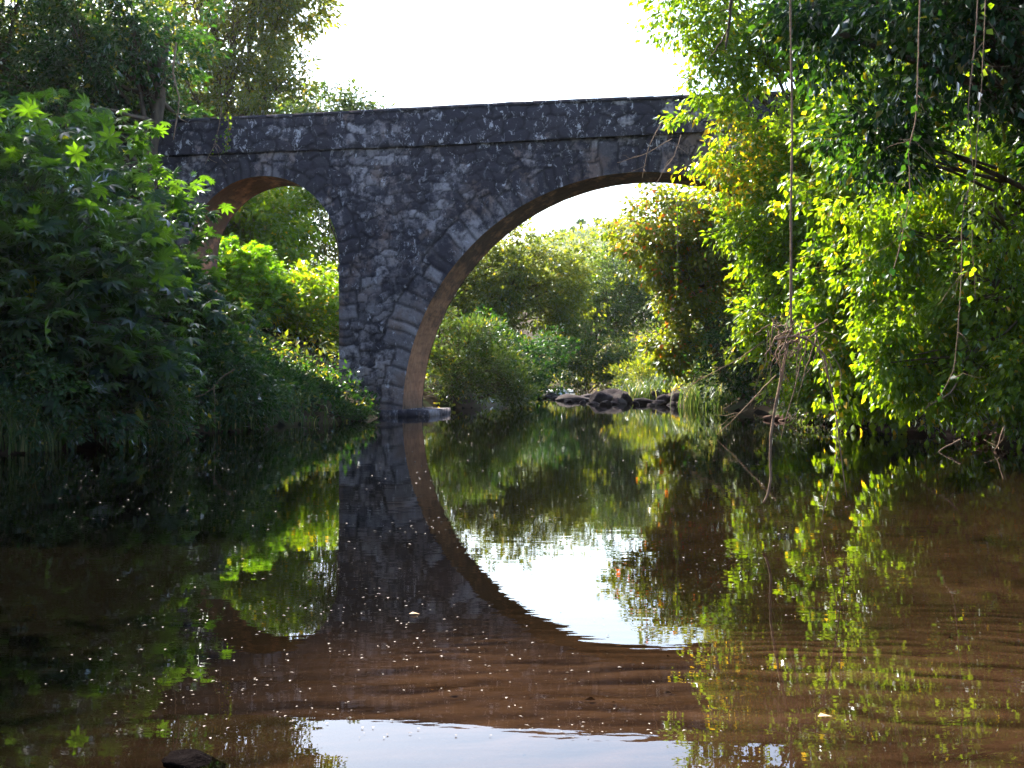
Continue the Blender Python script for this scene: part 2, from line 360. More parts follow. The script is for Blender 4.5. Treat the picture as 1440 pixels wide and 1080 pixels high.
def face_grid(s0, s1, z0f, z1f, step, n0, seed, ws=.62, hs=.33, cut=True, amp=1.0, rings=False):
    S_ = np.arange(s0, s1+1e-6, step); K = int(round(float(np.max(z1f(S_)-z0f(S_)))/step))
    T_ = np.linspace(0, 1, K+1); S, T = np.meshgrid(S_, T_); Z = z0f(S)+(z1f(S)-z0f(S))*T
    if cut:      # pull the vertices next to an opening onto its edge
        for c, zc, rr in ((C1, 0., R1), (C2, Z2, R2)):
            d = np.where(Z > zc, np.hypot(S-c, Z-zc), np.abs(S-c))-rr; m_ = np.abs(d) < step*.75
            ux = np.where(Z > zc, (S-c)/(d+rr+1e-9), np.sign(S-c)); uz = np.where(Z > zc, (Z-zc)/(d+rr+1e-9), 0)
            S = S-np.where(m_, d*ux, 0); Z = Z-np.where(m_, d*uz, 0)
    rid, hh, e = rubble(S, Z, ws, hs, seed)
    ringm = np.zeros(S.shape)
    if rings:
        for c, zc, rr, wl, L0, sd_ in ((C1, 0., R1, .50, .85, 1), (C2, Z2, R2, .42, .60, 2)):
            d = np.where(Z > zc, np.hypot(S-c, Z-zc), np.abs(S-c))-rr
            u = np.where(Z > zc, np.arctan2(Z-zc, S-c)*rr+50, np.where(S > c, Z-zc+50, 50+math.pi*rr+zc-Z))+.03*np.sin(d*7+S*2)
            r_ = np.random.default_rng(sd_); nb = 400; ed = np.cumsum(r_.uniform(.62, 1.38, nb)*wl)+35; k = np.clip(np.searchsorted(ed, u), 1, nb-1)
            eu = np.minimum(u-ed[k-1], ed[k]-u); Lk = (L0*r_.uniform(.62, 1.45, nb))[k]; er = Lk+.03*np.sin(u*9)-d
            m_ = (er > 0) & (d > -.2); ee = np.minimum(eu, er)*2.8
            ringm = np.where(m_, 1, ringm); rid = np.where(m_, r_.random(nb)[k], rid); hh = np.where(m_, r_.random(nb)[k]*.8+.3, hh); e = np.where(m_, np.minimum(ee, .5), np.where((er > -.05) & (d > -.2), 0, e))
    j = np.clip(1.25-e/.15, 0, 1); p3 = np.stack([S, Z, S*0], -1)
    h = amp*(.035*(hh-.5)+.04*np.clip(e/.25, 0, 1)+.012*fn(p3, 6)+.012*fn(p3, 13, 2))
    if cut: h = np.where(inside(S, Z, .04), np.maximum(h, .02), h)
    V = bp_(S, n0-h, Z).reshape(-1, 3)
    a = len(S_); i = (np.arange(K)[:, None]*a+np.arange(a-1)[None]).ravel()
    Q = np.stack([i, i+1, i+a+1, i+a], -1)
    if cut:
        sc_ = S.ravel()[Q].mean(1); zc = Z.ravel()[Q].mean(1); kp = ~inside(sc_, zc, 0); Q = Q[kp]; sc_ = sc_[kp]
        if rings:
            rm = ringm.ravel()[Q].mean(1) > .5
            return V, (Q[~rm], Q[rm & (sc_ > -5.6)], Q[rm & (sc_ <= -5.6)]), rid.ravel(), j.ravel()
    return V, Q, rid.ravel(), j.ravel()
SW0, SW1 = -26, 24
zt = lambda s: 9.64+.012*np.clip(s+3, 0, 20)+0*s       # foot of the parapet
ztop = lambda s: 10.84+.0*s+.09*np.exp(-((s-2)/8)**2)
V, Q, rd, jt = face_grid(SW0, SW1, lambda s: s*0-.6, zt, .05, 0, 5, rings=True)
V2, Q2, rd2, jt2 = face_grid(SW0, SW1, lambda s: s*0-.6, zt, .2, THK, 6)
Q2 = Q2[:, ::-1]
new_obj('wall', np.concatenate([V, V2]), [Q[0], Q2+len(V)], M['stone'], bridge, {'rnd': np.concatenate([rd, rd2]), 'joint': np.concatenate([jt, jt2])}, False)
for q_ in Q[1:]:
    us, inv = np.unique(q_, return_inverse=True)
    new_obj('arch_ring', V[us], inv.reshape(q_.shape), M['ring'], bridge, {'rnd': rd[us], 'joint': jt[us]}, False)
# parapets: rough face, back, top; coping course on top
for n0, sg in ((-.13, 1), (THK-.30, -1)):
    step = .05 if sg == 1 else .2
    V, Q, rd, jt = face_grid(SW0, SW1, lambda s: zt(s)-.02, ztop, step, n0 if sg == 1 else n0, 9+sg, .8, .42, False, .8)
    A = Acc(); A.add(V, Q, None, rd); jj = [jt]
    Ss = np.linspace(SW0, SW1, 101)
    for za, zb, na, nb in (('t', 't', n0+.01, n0+.43), ('b', 't', n0+.43, n0+.43), ('b', 'b', n0+.01, n0+.43)):
        p = np.stack([bp_(Ss, na, (ztop if za == 't' else lambda s: zt(s)-.02)(Ss)), bp_(Ss, nb, (ztop if zb == 't' else lambda s: zt(s)-.02)(Ss))], 1).reshape(-1, 3)
        i = np.arange(100)*2; A.add(p, np.stack([i, i+2, i+3, i+1], -1), None, .5); jj.append(np.zeros(len(p)))
    A.build('parapet', M['parapet'], bridge, False, extra={'joint': np.concatenate(jj)})
    A = Acc(); s = SW0
    while s < SW1:
        L = rng.uniform(.7, 1.3); sm = s+L/2; zz = float(ztop(np.array(sm)))+.045
        A.box(bp_(sm, n0+.20, zz), (L/2-.006, .255, .055+rng.uniform(0, .008)), [AX, NX, [0, 0, 1]], rng.random(), .006, rng); s += L
    A.build('coping', M['coping'], bridge, extra={'joint': np.zeros(A.n)})
# road deck
Ss = np.linspace(SW0, SW1, 101); p = np.stack([bp_(Ss, .02, zt(Ss)+.05), bp_(Ss, THK-.02, zt(Ss)+.05)], 1).reshape(-1, 3); i = np.arange(100)*2
new_obj('road_deck', p, np.stack([i, i+2, i+3, i+1], -1), M['deck'], bridge)
# vaults
def vault(c, r, zc, zb):
    pts = []
    n = 90
    if zb < zc:
        for z in np.linspace(zb, zc, 100)[:-1]: pts.append((c-r, z))
    n = max(90, int(r*math.pi/.06))
    for th in np.linspace(0, math.pi, n): pts.append((c-math.cos(th)*r, zc+math.sin(th)*r))
    if zb < zc:
        for z in np.linspace(zc, zb, 100)[1:]: pts.append((c+r, z))
    pts = np.array(pts); nn = np.linspace(-.035, THK, 44)
    P, Nn = np.meshgrid(np.arange(len(pts)), nn); s = pts[P, 0]; z = pts[P, 1]
    q = np.stack([s, z, Nn], -1); h = .012*fn(q, 5)+.01*fn(q, 11, 3)+.006
    dr = np.stack([s-c, np.maximum(z-zc, 0)], -1); dr = dr/np.linalg.norm(dr, axis=-1, keepdims=True)
    V = bp_(s+dr[..., 0]*h, Nn, z+dr[..., 1]*h).reshape(-1, 3)
    a = len(pts); i = (np.arange(len(nn)-1)[:, None]*a+np.arange(a-1)[None]).ravel()
    al = np.concatenate([[0], np.cumsum(np.linalg.norm(np.diff(pts, axis=0), axis=1))])[P]; row = np.floor(al/.36+.08*np.sin(Nn*3)); w_ = al/.36+.08*np.sin(Nn*3)-row
    jt_ = np.clip(1-np.minimum(w_, 1-w_)*9, 0, 1)+np.clip(1-np.abs(((Nn/.55+row*.5) % 1)-.5)*9, 0, 1)
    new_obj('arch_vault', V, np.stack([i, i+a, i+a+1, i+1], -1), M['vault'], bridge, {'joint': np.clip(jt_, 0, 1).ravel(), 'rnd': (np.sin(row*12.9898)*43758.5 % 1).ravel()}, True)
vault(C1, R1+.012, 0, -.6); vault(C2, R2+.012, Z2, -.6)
A = Acc()
for k in range(5):
    A.box(bp_(-4.6+.36*k, THK*.5-.1, .06+rng.uniform(-.02, .03)), (.19, THK*.5+.35, .16), [AX, NX, [0, 0, 1]], rng.random(), .012, rng)
A.build('pier_footing', M['parapet'], bridge, extra={'joint': np.zeros(A.n)})

# ------------------------------------------------------------------ leaves
def tmpl_leaf(wd=.5, fold=.12):
    V = np.array([[0, 0, 0], [-wd/2, .42, fold], [0, 1, -.06], [wd/2, .42, fold]])
    return V, np.array([[0, 3, 2], [0, 2, 1]])
def tmpl_star(nl=8):
    V = [[0, 0, .05]]; T = []
    for k in range(nl):
        a = (k-(nl-1)/2)*2*math.pi/(nl+.9); L = (1.0, .95, .8, .6)[min(3, int(abs(k-(nl-1)/2)))]*.62
        ca, sa = math.sin(a), math.cos(a); wv = .105
        p1 = [ca*L*.55-sa*wv, sa*L*.55+ca*wv, .02]; p2 = [ca*L, sa*L, -.13]; p3 = [ca*L*.55+sa*wv, sa*L*.55-ca*wv, .02]
        b = len(V); V += [p1, p2, p3]; T += [[0, b+2, b+1], [0, b+1, b]]
    return np.array(V), np.array(T)
TL, TS, TN, TW = tmpl_leaf(.55), tmpl_star(), tmpl_leaf(.26, .05), tmpl_leaf(.8, .1)
def leaves(pos, tdir, nrm, size, tm, rnd, age):
    t = unit(tdir); n = unit(nrm-(nrm*t).sum(-1, keepdims=True)*t); b = np.cross(t, n)
    Vt, Ft = tm; k = len(Vt)
    V = pos[:, None]+size[:, None, None]*(Vt[None, :, 0:1]*b[:, None]+Vt[None, :, 1:2]*t[:, None]+Vt[None, :, 2:3]*n[:, None])
    F = (np.arange(len(pos))*k)[:, None, None]+Ft[None]
    return V.reshape(-1, 3), F.reshape(-1, 3), np.repeat(rnd, k), np.repeat(age, k)
def clumps(rng, blobs, n, gap=.35, lump=.22, seed=0., shell=2.4, floor=.25):
    B = np.array(blobs, dtype=float); wgt = (B[:, 3]*B[:, 4]*B[:, 5])**.67; wgt /= wgt.sum()
    out_p, out_o = [], []
    tot = 0; it = 0
    while tot < n and it < 40:
        it += 1
        k = rng.choice(len(B), n, p=wgt); d = unit(rng.normal(size=(n, 3)))
        r = rng.random(n)**(1/shell); c = B[k, :3]; rr = B[k, 3:6]
        d2 = d*rr*(1+lump*fn(d*2.3+k[:, None]*3.1, 1.6, seed))[:, None]
        p = c+d2*r[:, None]
        ok = (fn(p, 1.1, seed+4) > -1+gap*1.2) & (p[:, 2] > np.maximum(ground(p[:, 0], p[:, 1]), 0)+floor)
        out_p.append(p[ok]); out_o.append((unit(d/rr*rr.mean())*r[:, None])[ok]); tot += ok.sum()
    return np.concatenate(out_p)[:n], np.concatenate(out_o)[:n]
def crown(rng, blobs, n, k, size, tm, rc=.45, gap=.3, droop=.4, lump=.22, age=.03, seed=0., shell=2.4, floor=.25, flat=.7, up=.6, hang=0, agefn=None):
    C, Od = clumps(rng, blobs, n, gap, lump, seed, shell, floor)
    n = len(C); off = unit(rng.normal(size=(n, k, 3)))*(rng.random((n, k, 1))**.5)*rc*rng.uniform(.6, 1.4, (n, 1, 1)); off[..., 2] *= flat
    if hang: off[..., 2] -= rng.random((n, k))*hang; off[..., :2] *= .7
    P = (C[:, None]+off).reshape(-1, 3); o = (unit(off)*.7+Od[:, None]*.8).reshape(-1, 3)
    td = o+rng.normal(0, .45, P.shape); td[:, 2] -= droop
    nm = o*.45+rng.normal(0, .42, P.shape); nm[:, 2] += up
    cr = np.repeat(rng.random(n), k)
    rnd = np.clip(.55*cr+.45*rng.random(len(P)), 0, 1)
    ag = np.where(rng.random(len(P)) < age, rng.uniform(.4, 1, len(P)), 0)
    if agefn is not None: ag = np.maximum(ag, agefn(P, rng))
    sz = size*rng.uniform(.42, 1.4, len(P)); keep = P[:, 2] > .06
    P, td, nm, sz, rnd, ag = P[keep], td[keep], nm[keep], sz[keep], rnd[keep], ag[keep]
    return leaves(P, td, nm, sz, tm, rnd, ag), C
def limb(rng, a, b, n=7, wob=.12, sag=0.0):
    a, b = np.asarray(a, dtype=float), np.asarray(b, dtype=float); L = np.linalg.norm(b-a); t = np.linspace(0, 1, n)[:, None]
    P = a+(b-a)*t; w_ = np.cumsum(rng.normal(0, 1, (n, 3)), 0)*L*wob/n; w_ = w_-t*w_[-1]; P = P+w_; P[:, 2] += sag*L*4*(t*(1-t))[:, 0]
    return P
def plant(name, cat, label, base, blobs, n, k, size, tm, m, seed, bark='bark', tr=.25, stems=1, nl=24, group=None, sizes=None, trunk_top=None, extra_limbs=(), crown_name='crown', trunk_name='trunk', twigs=60, **kw):
    rg = np.random.default_rng(seed); bz = float(ground(base[0], base[1])); bz = max(bz, -.1)
    root = empty(name, (base[0], base[1], bz), label, cat, group)
    (V, F, rn, ag), C = crown(rg, blobs, n, k, size, tm, seed=seed*1.3, **kw)
    new_obj(crown_name, V, F, M[m], root, {'rnd': rn, 'age': ag})
    A = Acc(); B = np.array(blobs)
    for s_ in range(stems):
        b0 = np.array([base[0], base[1], bz-.15])+np.array([*rg.normal(0, .15*stems**.5*min(stems-1, 1), 2), 0])
        bl = B[s_ % len(B)]; top = np.array(trunk_top) if trunk_top is not None and s_ == 0 else bl[:3]+np.array([*rg.normal(0, .3, 2), bl[5]*.35])
        P = limb(rg, b0, top, 12, .10); A.tube(P, tr*np.linspace(1, .35, 12)*(1+.06*rg.normal(size=12)), 9)
        cs = C[rg.choice(len(C), min(nl, len(C)), replace=False)]
        for c in cs:
            j = rg.integers(3, 11); st = P[j]
            if c[2] < st[2]-2 and stems == 1: st = P[max(2, j-3)]
            Q_ = limb(rg, st, c, 7, .16, .05); r0 = tr*(1-.6*j/12)*.42; A.tube(Q_, np.linspace(r0, r0*.18, 7), 5)
            near = C[np.argsort(((C-c)**2).sum(1))[1:1+max(1, twigs//nl)]]
            for c2 in near:
                A.tube(limb(rg, Q_[4], c2, 4, .2), np.linspace(r0*.3, r0*.08+.003, 4), 4)
    for e in extra_limbs: A.tube(*e)
    A.build(trunk_name, M[bark], root, True)
    return root

# ---- left bank, in front of the bridge
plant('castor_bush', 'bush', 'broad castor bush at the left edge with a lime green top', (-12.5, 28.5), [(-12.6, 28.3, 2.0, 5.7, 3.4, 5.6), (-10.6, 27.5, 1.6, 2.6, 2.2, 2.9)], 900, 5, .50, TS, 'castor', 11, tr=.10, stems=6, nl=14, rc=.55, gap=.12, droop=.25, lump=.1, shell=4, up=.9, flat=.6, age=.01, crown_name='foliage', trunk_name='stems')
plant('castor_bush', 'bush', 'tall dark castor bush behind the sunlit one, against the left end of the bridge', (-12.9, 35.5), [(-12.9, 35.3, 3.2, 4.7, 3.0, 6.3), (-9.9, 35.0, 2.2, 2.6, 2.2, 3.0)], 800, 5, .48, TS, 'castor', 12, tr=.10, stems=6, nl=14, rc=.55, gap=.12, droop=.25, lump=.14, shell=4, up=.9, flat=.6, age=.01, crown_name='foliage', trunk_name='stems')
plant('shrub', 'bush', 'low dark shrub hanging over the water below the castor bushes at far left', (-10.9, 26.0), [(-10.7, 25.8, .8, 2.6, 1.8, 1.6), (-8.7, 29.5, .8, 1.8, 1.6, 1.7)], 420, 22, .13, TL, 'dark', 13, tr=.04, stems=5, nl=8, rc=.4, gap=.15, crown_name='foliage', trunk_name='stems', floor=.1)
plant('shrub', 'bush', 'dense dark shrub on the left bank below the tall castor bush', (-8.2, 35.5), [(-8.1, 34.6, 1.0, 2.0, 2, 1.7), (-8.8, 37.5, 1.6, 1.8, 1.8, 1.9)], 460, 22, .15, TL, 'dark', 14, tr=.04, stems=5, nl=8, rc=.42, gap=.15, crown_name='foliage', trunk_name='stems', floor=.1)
plant('shrub', 'bush', 'rounded dark shrub in front of the small arch opening', (-7.8, 41.3), [(-7.9, 40.8, .5, 1.8, 1.6, 1.1), (-9.6, 41.8, 1.0, 1.9, 1.5, 1.3)], 420, 22, .14, TL, 'dark', 15, tr=.04, stems=5, nl=8, rc=.4, gap=.2, crown_name='foliage', trunk_name='stems', floor=.1)  # darker leaf colour stands in for the shade before the arch
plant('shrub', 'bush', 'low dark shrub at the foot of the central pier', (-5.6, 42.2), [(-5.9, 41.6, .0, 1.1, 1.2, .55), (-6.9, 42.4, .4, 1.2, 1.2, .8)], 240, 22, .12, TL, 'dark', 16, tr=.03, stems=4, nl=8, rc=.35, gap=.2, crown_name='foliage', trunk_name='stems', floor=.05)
plant('castor_plant', 'plant', 'small pale blue-green castor plant standing alone near the water before the small arch', (-8.0, 38.3), [(-7.8, 38.0, 1.3, .5, .4, .5)], 8, 3, .45, TS, 'castor', 17, tr=.02, stems=2, nl=3, rc=.3, up=1.0, crown_name='foliage', trunk_name='stems')
# ---- tall trees behind left
plant('tall_tree', 'tree', 'tall grey-green tree with open crown behind the bridge parapet, right edge against the sky', (-20, 88), [(-20.0, 87, 24.5, 6.2, 5, 6.0), (-16.8, 87, 20.6, 4.6, 4, 3.4), (-25.5, 88, 20, 6, 5, 6), (-18.5, 88, 31, 6, 5, 5), (-15.6, 87, 27, 3.8, 4, 4)], 1500, 34, .34, TL, 'olive', 21, tr=.5, nl=44, rc=.85, gap=.55, age=.06, twigs=240)
plant('tall_tree', 'tree', 'tall dark tree with vine-hung trunk rising left of the end of the bridge', (-14.2, 47.6), [(-14.6, 48, 14.2, 3.2, 3.0, 3.4), (-13.6, 49, 11.2, 1.8, 1.6, 1.5), (-17.2, 47, 11.5, 3.2, 2.6, 3.4)], 760, 34, .22, TL, 'dark', 22, tr=.42, nl=36, rc=.55, gap=.3, trunk_top=(-12.9, 47.8, 14.5), age=.05, twigs=160)
plant('tall_tree', 'tree', 'tall shady tree filling the upper left corner behind the castor bushes', (-21, 50), [(-19.6, 49, 12.5, 4.6, 3.5, 4.4), (-21, 50, 18, 5, 4, 4), (-22, 46, 17.6, 5, 4, 4), (-23.5, 47, 23, 5, 4, 4), (-17.5, 51, 8.4, 3.6, 3, 3.0)], 1150, 34, .24, TL, 'grey', 23, tr=.4, nl=36, rc=.6, gap=.25, age=.05, twigs=160)  # high blobs added above the view to keep sun off the castor bushes
plant('tall_tree', 'tree', 'pale tree in the far upper left, seen between darker crowns', (-32, 98), [(-34, 96, 22, 9, 6, 10), (-24, 98, 17, 7, 5, 7)], 1000, 34, .40, TL, 'olive', 24, tr=.4, nl=30, rc=1.1, gap=.2)
plant('tall_tree', 'tree', 'leafy tree added just outside the view at left to shade the castor bush', (-20.6, 38), [(-20.4, 38, 9.5, 4.2, 3.6, 3.6), (-20.8, 38, 13.6, 4.2, 3.6, 3.2), (-18.8, 38, 15.8, 3.4, 3, 2.0), (-15.6, 38, 15.6, 3.2, 3, 1.3)], 1200, 32, .24, TL, 'dark', 26, tr=.35, nl=26, rc=.6, gap=.2, twigs=80)  # added shade tree; its upper blobs block sun from the castor bush
plant('tree', 'tree', 'small airy tree crown peeping over the bridge parapet against the white sky', (-9.5, 70), [(-8.6, 70, 15.6, 1.8, 1.8, 1.6), (-6.4, 70, 14.9, 1.6, 1.4, 1.1), (-10.6, 70, 15.6, 1.8, 1.5, 1.6), (-9.5, 70, 11.5, 2, 2, 2)], 330, 26, .24, TL, 'grey', 25, tr=.2, nl=24, rc=.5, gap=.3, twigs=100)
# ---- seen through the small arch
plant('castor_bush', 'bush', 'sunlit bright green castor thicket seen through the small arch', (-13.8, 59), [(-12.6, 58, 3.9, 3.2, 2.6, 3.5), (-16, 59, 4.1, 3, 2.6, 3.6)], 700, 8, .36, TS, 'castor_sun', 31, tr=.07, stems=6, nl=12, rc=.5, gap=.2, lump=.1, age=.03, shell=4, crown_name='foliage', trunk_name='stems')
plant('castor_bush', 'bush', 'bright yellow-green bush beside the pier, seen through the right half of the small arch', (-9.4, 60), [(-9.2, 59, 3.4, 2.6, 2.4, 3.2)], 480, 14, .22, TW, 'lime', 32, tr=.07, stems=5, nl=12, rc=.5, gap=.2, age=.06, shell=4, crown_name='foliage', trunk_name='stems')
plant('tree', 'tree', 'pale olive tree with bare tan branches in the top of the small arch opening', (-14, 73), [(-14.5, 72, 10.2, 4.2, 3, 4.2), (-18.5, 74, 10, 4, 3, 4)], 620, 28, .32, TW, 'lime', 33, bark='palebark', tr=.18, stems=2, nl=26, rc=.6, gap=.45, twigs=90)  # brighter leaf colour gives this backlit crown a sunlit tone
plant('tree', 'tree', 'feathery grey-green tree at the upper right inside the small arch opening', (-9.6, 84), [(-11, 83, 11, 4.4, 3, 5.5), (-16, 86, 13, 5, 3, 6)], 700, 30, .38, TN, 'olive', 34, tr=.2, nl=24, rc=.7, gap=.4, hang=.4)
# ---- seen through the big arch
plant('shrub', 'bush', 'dark willowy bush with lit tips beside the pier under the big arch', (-2.6, 56.5), [(-2.3, 55.6, 1.7, 1.9, 1.8, 2.0), (-3.3, 56, 3.4, 1.1, 1.2, 1.7), (-1.5, 56, 3.2, .9, 1.0, .9), (-.5, 56, 1.5, 1.2, 1.2, 1.3), (.3, 55.5, .7, .9, 1, .9)], 560, 26, .20, TN, 'grey', 41, tr=.07, stems=6, nl=12, rc=.42, gap=.3, lump=.4, droop=-.2, age=.03, crown_name='foliage', trunk_name='stems', floor=.1)
plant('tree', 'tree', 'broad sunlit pale green tree in the middle of the big arch', (-1.5, 92), [(0.0, 90, 7.9, 3.9, 3.2, 4.3), (-4.2, 92, 7.5, 3.5, 3, 4.9), (3.6, 92, 7.4, 2.8, 2.6, 3.6)], 1100, 30, .30, TL, 'olive', 42, tr=.3, stems=2, nl=26, rc=.6, gap=.4, lump=.4)
plant('tree', 'tree', 'darker hazy tree right of the pale one, deep in the big arch', (6.5, 104), [(6.2, 103, 7.2, 3.8, 3, 4.2), (10, 106, 8.4, 4, 3, 4.4)], 800, 26, .30, TL, 'grey', 43, tr=.3, nl=24, rc=.65, gap=.35, lump=.4)
plant('shrub', 'bush', 'dark rounded shrub at the far water edge, left of the rapids', (0.6, 78), [(0.4, 77, 1.6, 2.0, 1.8, 2.2), (2.2, 80, 2.2, 1.6, 1.6, 2.2), (-1.6, 76, 2.4, 2, 2, 2.6)], 460, 24, .22, TL, 'dark', 44, tr=.06, stems=5, nl=10, rc=.5, gap=.2, crown_name='foliage', trunk_name='stems', floor=.1)
plant('shrub', 'bush', 'mid green rounded shrub above the rapids in the big arch', (5.4, 92), [(5.0, 91, 2.6, 2.6, 2, 2.4), (8, 90, 2.2, 2.2, 2, 1.6)], 400, 24, .24, TL, 'grey', 45, tr=.06, stems=5, nl=10, rc=.5, gap=.2, crown_name='foliage', trunk_name='stems', floor=.1)
plant('shrub', 'bush', 'yellowish grassy shrub right behind the rapids rocks', (7.7, 73), [(7.4, 72.5, 1.5, 1.9, 1.4, 1.0), (9.6, 73, 2.0, 1.6, 1.4, 1.3)], 240, 22, .22, TN, 'olive', 46, tr=.03, stems=4, nl=8, rc=.4, gap=.2, droop=-.6, crown_name='foliage', trunk_name='stems', floor=.05)
def tips(P, rng): return np.where((P[:, 2] > 6.6) & (rng.random(len(P)) < .02), rng.uniform(.3, .8, len(P)), 0)
plant('ivy_clad_tree', 'tree', 'ivy-clad tree leaning over the water just behind the bridge, with some rust leaves', (9.6, 56.5), [(7.2, 55, 7.4, 3.0, 2.2, 2.6), (7.9, 55.5, 4.9, 2.0, 2, 2.3), (9.6, 56, 8.0, 3, 2.2, 2.8), (6.9, 55, 2.6, 1.2, 1.2, 1.3)], 900, 32, .20, TW, 'rust', 51, tr=.3, nl=30, rc=.5, gap=.2, droop=.7, age=.04, lump=.35, agefn=tips)
plant('shrub', 'bush', 'shaded blue-green undergrowth below the ivy-clad tree behind the bridge', (9.6, 53.5), [(9.4, 53, 2.0, 1.8, 1.6, 2.6), (10.8, 52, 3, 1.8, 1.6, 3)], 420, 24, .18, TL, 'dark', 52, tr=.05, stems=4, nl=8, rc=.45, gap=.15, crown_name='foliage', trunk_name='stems', floor=.1)

plant('tree', 'tree', 'shady tree on the right bank just beyond the bridge, behind the ivy-clad tree', (13.6, 61), [(13.0, 60, 5, 3.6, 2.6, 4.2), (14.5, 60, 10, 4.5, 2.6, 4), (18, 56, 7, 4, 3, 6)], 900, 30, .26, TL, 'dark', 53, tr=.3, nl=24, rc=.65, gap=.2)
# ---- right bank, in front of the bridge: overhanging trees hung with climbers
def rusty(P, rng): return np.where((np.hypot(P[:, 0]-6.1, P[:, 2]-7.7) < 1.5) & (rng.random(len(P)) < .22), rng.uniform(.5, 1, len(P)), 0)
plant('overhanging_tree', 'tree', 'lime green tree whose crown edge with rusty leaves hides the right end of the bridge', (11.4, 38.5), [(8.2, 37.5, 12.4, 4.3, 1.2, 2.8), (8.6, 37.5, 9.2, 3.9, 1.1, 3.2), (8.7, 37.2, 6.2, 3.0, 1.0, 2.9), (9.3, 36.9, 3.2, 2.8, 1.0, 3.1), (9.2, 36, 2.0, 1.4, .8, 1.8)], 1500, 34, .20, TL, 'lime', 61, tr=.32, nl=46, rc=.5, gap=.33, droop=.6, lump=.22, age=.03, agefn=rusty, twigs=200)
plant('overhanging_tree', 'tree', 'bright yellow-green climber-hung tree over the right bank, behind the hanging root', (12.6, 32.5), [(10.6, 32.4, 4.0, 3.2, .9, 3.8), (9.6, 32.2, 7.0, 2.8, .9, 2.8), (12.0, 31.6, 9.4, 3.4, 1.1, 3.4), (9.0, 33, 3.4, 1.8, .8, 2.8)], 1050, 34, .19, TW, 'lime', 62, tr=.3, nl=40, rc=.48, gap=.33, droop=.8, age=.05, hang=.15, lump=.3, twigs=160)
plant('overhanging_tree', 'tree', 'soft green tree at the right edge trailing leaves down to the water', (13.2, 27.5), [(11.9, 27.4, 3.2, 2.8, 1.0, 3.2), (12.0, 27.2, 7.0, 2.8, 1.0, 3.2), (11.2, 26.6, 1.4, 1.7, .8, 1.4), (9.0, 28.6, 4.4, 1.9, .8, 3.2), (9.3, 28.4, 1.9, 1.6, .7, 1.7)], 1150, 34, .17, TL, 'lime', 63, tr=.26, nl=36, rc=.45, gap=.3, droop=.8, age=.03, hang=.15, lump=.3, twigs=140)
plant('overhanging_tree', 'tree', 'near shady dark-leaved tree arching over the upper right corner', (13.0, 21), [(8.0, 20.5, 7.4, 3.0, 2.2, 1.7), (5.6, 22.5, 8.2, 1.6, 1.6, 1.5), (10.3, 20.5, 6.2, 2.2, 2.0, 2.0), (6.6, 23, 5.9, 1.3, 1.2, 1.0), (9, 20, 10, 4, 3, 1.6), (5.2, 25, 12.3, 4.8, 3.4, 1.8)], 1700, 32, .17, TL, 'dark', 64, tr=.30, nl=50, rc=.42, gap=.4, droop=.5, age=.03, twigs=220)  # topmost blobs added above the view to shade the crown below
plant('shrub', 'bush', 'low leafy shrub on the right bank at the water edge beneath the lime tree', (10.6, 39.5), [(9.9, 38.9, 1.0, 1.6, 1.2, 1.2), (11, 36.5, 1.4, 1.3, 1.2, 1.3)], 260, 22, .14, TL, 'grey', 65, tr=.03, stems=4, nl=8, rc=.35, gap=.3, crown_name='foliage', trunk_name='stems', floor=.15)
plant('shrub', 'bush', 'dark undergrowth deep behind the bright climbers of the right bank', (14.2, 36.5), [(14, 36.5, 3, 3, 2, 3.4), (13, 40.5, 4.6, 3, 1.6, 4.6), (15.5, 31, 4, 2.4, 2.6, 4)], 700, 26, .18, TL, 'dark', 66, tr=.06, stems=5, nl=12, rc=.6, gap=.05, crown_name='foliage', trunk_name='stems')

# ---- unseen trees added behind and left of the viewer to darken what faces them
plant('tall_tree', 'tree', 'large unseen tree added left of the viewer to darken the left bank', (-17, 17), [(-14.5, 17, 9, 4, 5.5, 4), (-17, 22, 13, 4.5, 5, 4), (-15.5, 12, 14, 4.5, 6, 4)], 700, 26, .42, TL, 'dark', 71, tr=.4, nl=20, rc=.8, gap=.1, twigs=20)
plant('tall_tree', 'tree', 'large unseen tree added behind the viewer, to the left, to block sky light', (-13.5, -10), [(-10, -8, 8, 6, 4, 6), (-6, -10, 15, 7, 5, 5), (-14, -4, 10, 4, 6, 7)], 800, 26, .5, TL, 'dark', 72, tr=.45, nl=20, rc=.9, gap=.1, twigs=20)
plant('tall_tree', 'tree', 'large unseen tree added behind the viewer, to the right, to block sky light', (13.5, -10), [(9, -9, 8, 6, 4, 6), (4, -10, 15, 7, 5, 5), (15, -4, 10, 4, 6, 7)], 800, 26, .5, TL, 'dark', 73, tr=.45, nl=20, rc=.9, gap=.1, twigs=20)
# ------------------------------------------------------------------ hanging vines
rv = np.random.default_rng(77)
def path(pts, Y, n=24, wob=.01, dy=0.0):
    P = np.array([at(x, y, Y) for x, y in pts]); L = np.linspace(0, len(P)-1, n)
    Q = np.stack([np.interp(L, np.arange(len(P)), P[:, i]) for i in range(3)], -1)
    if n > len(P)*3: Q[1:-1] = (Q[:-2]+Q[1:-1]*2+Q[2:])/4
    Q = Q+np.cumsum(rv.normal(0, wob, Q.shape), 0)*.5; Q[:, 1] += dy*np.linspace(0, 1, n)
    return Q
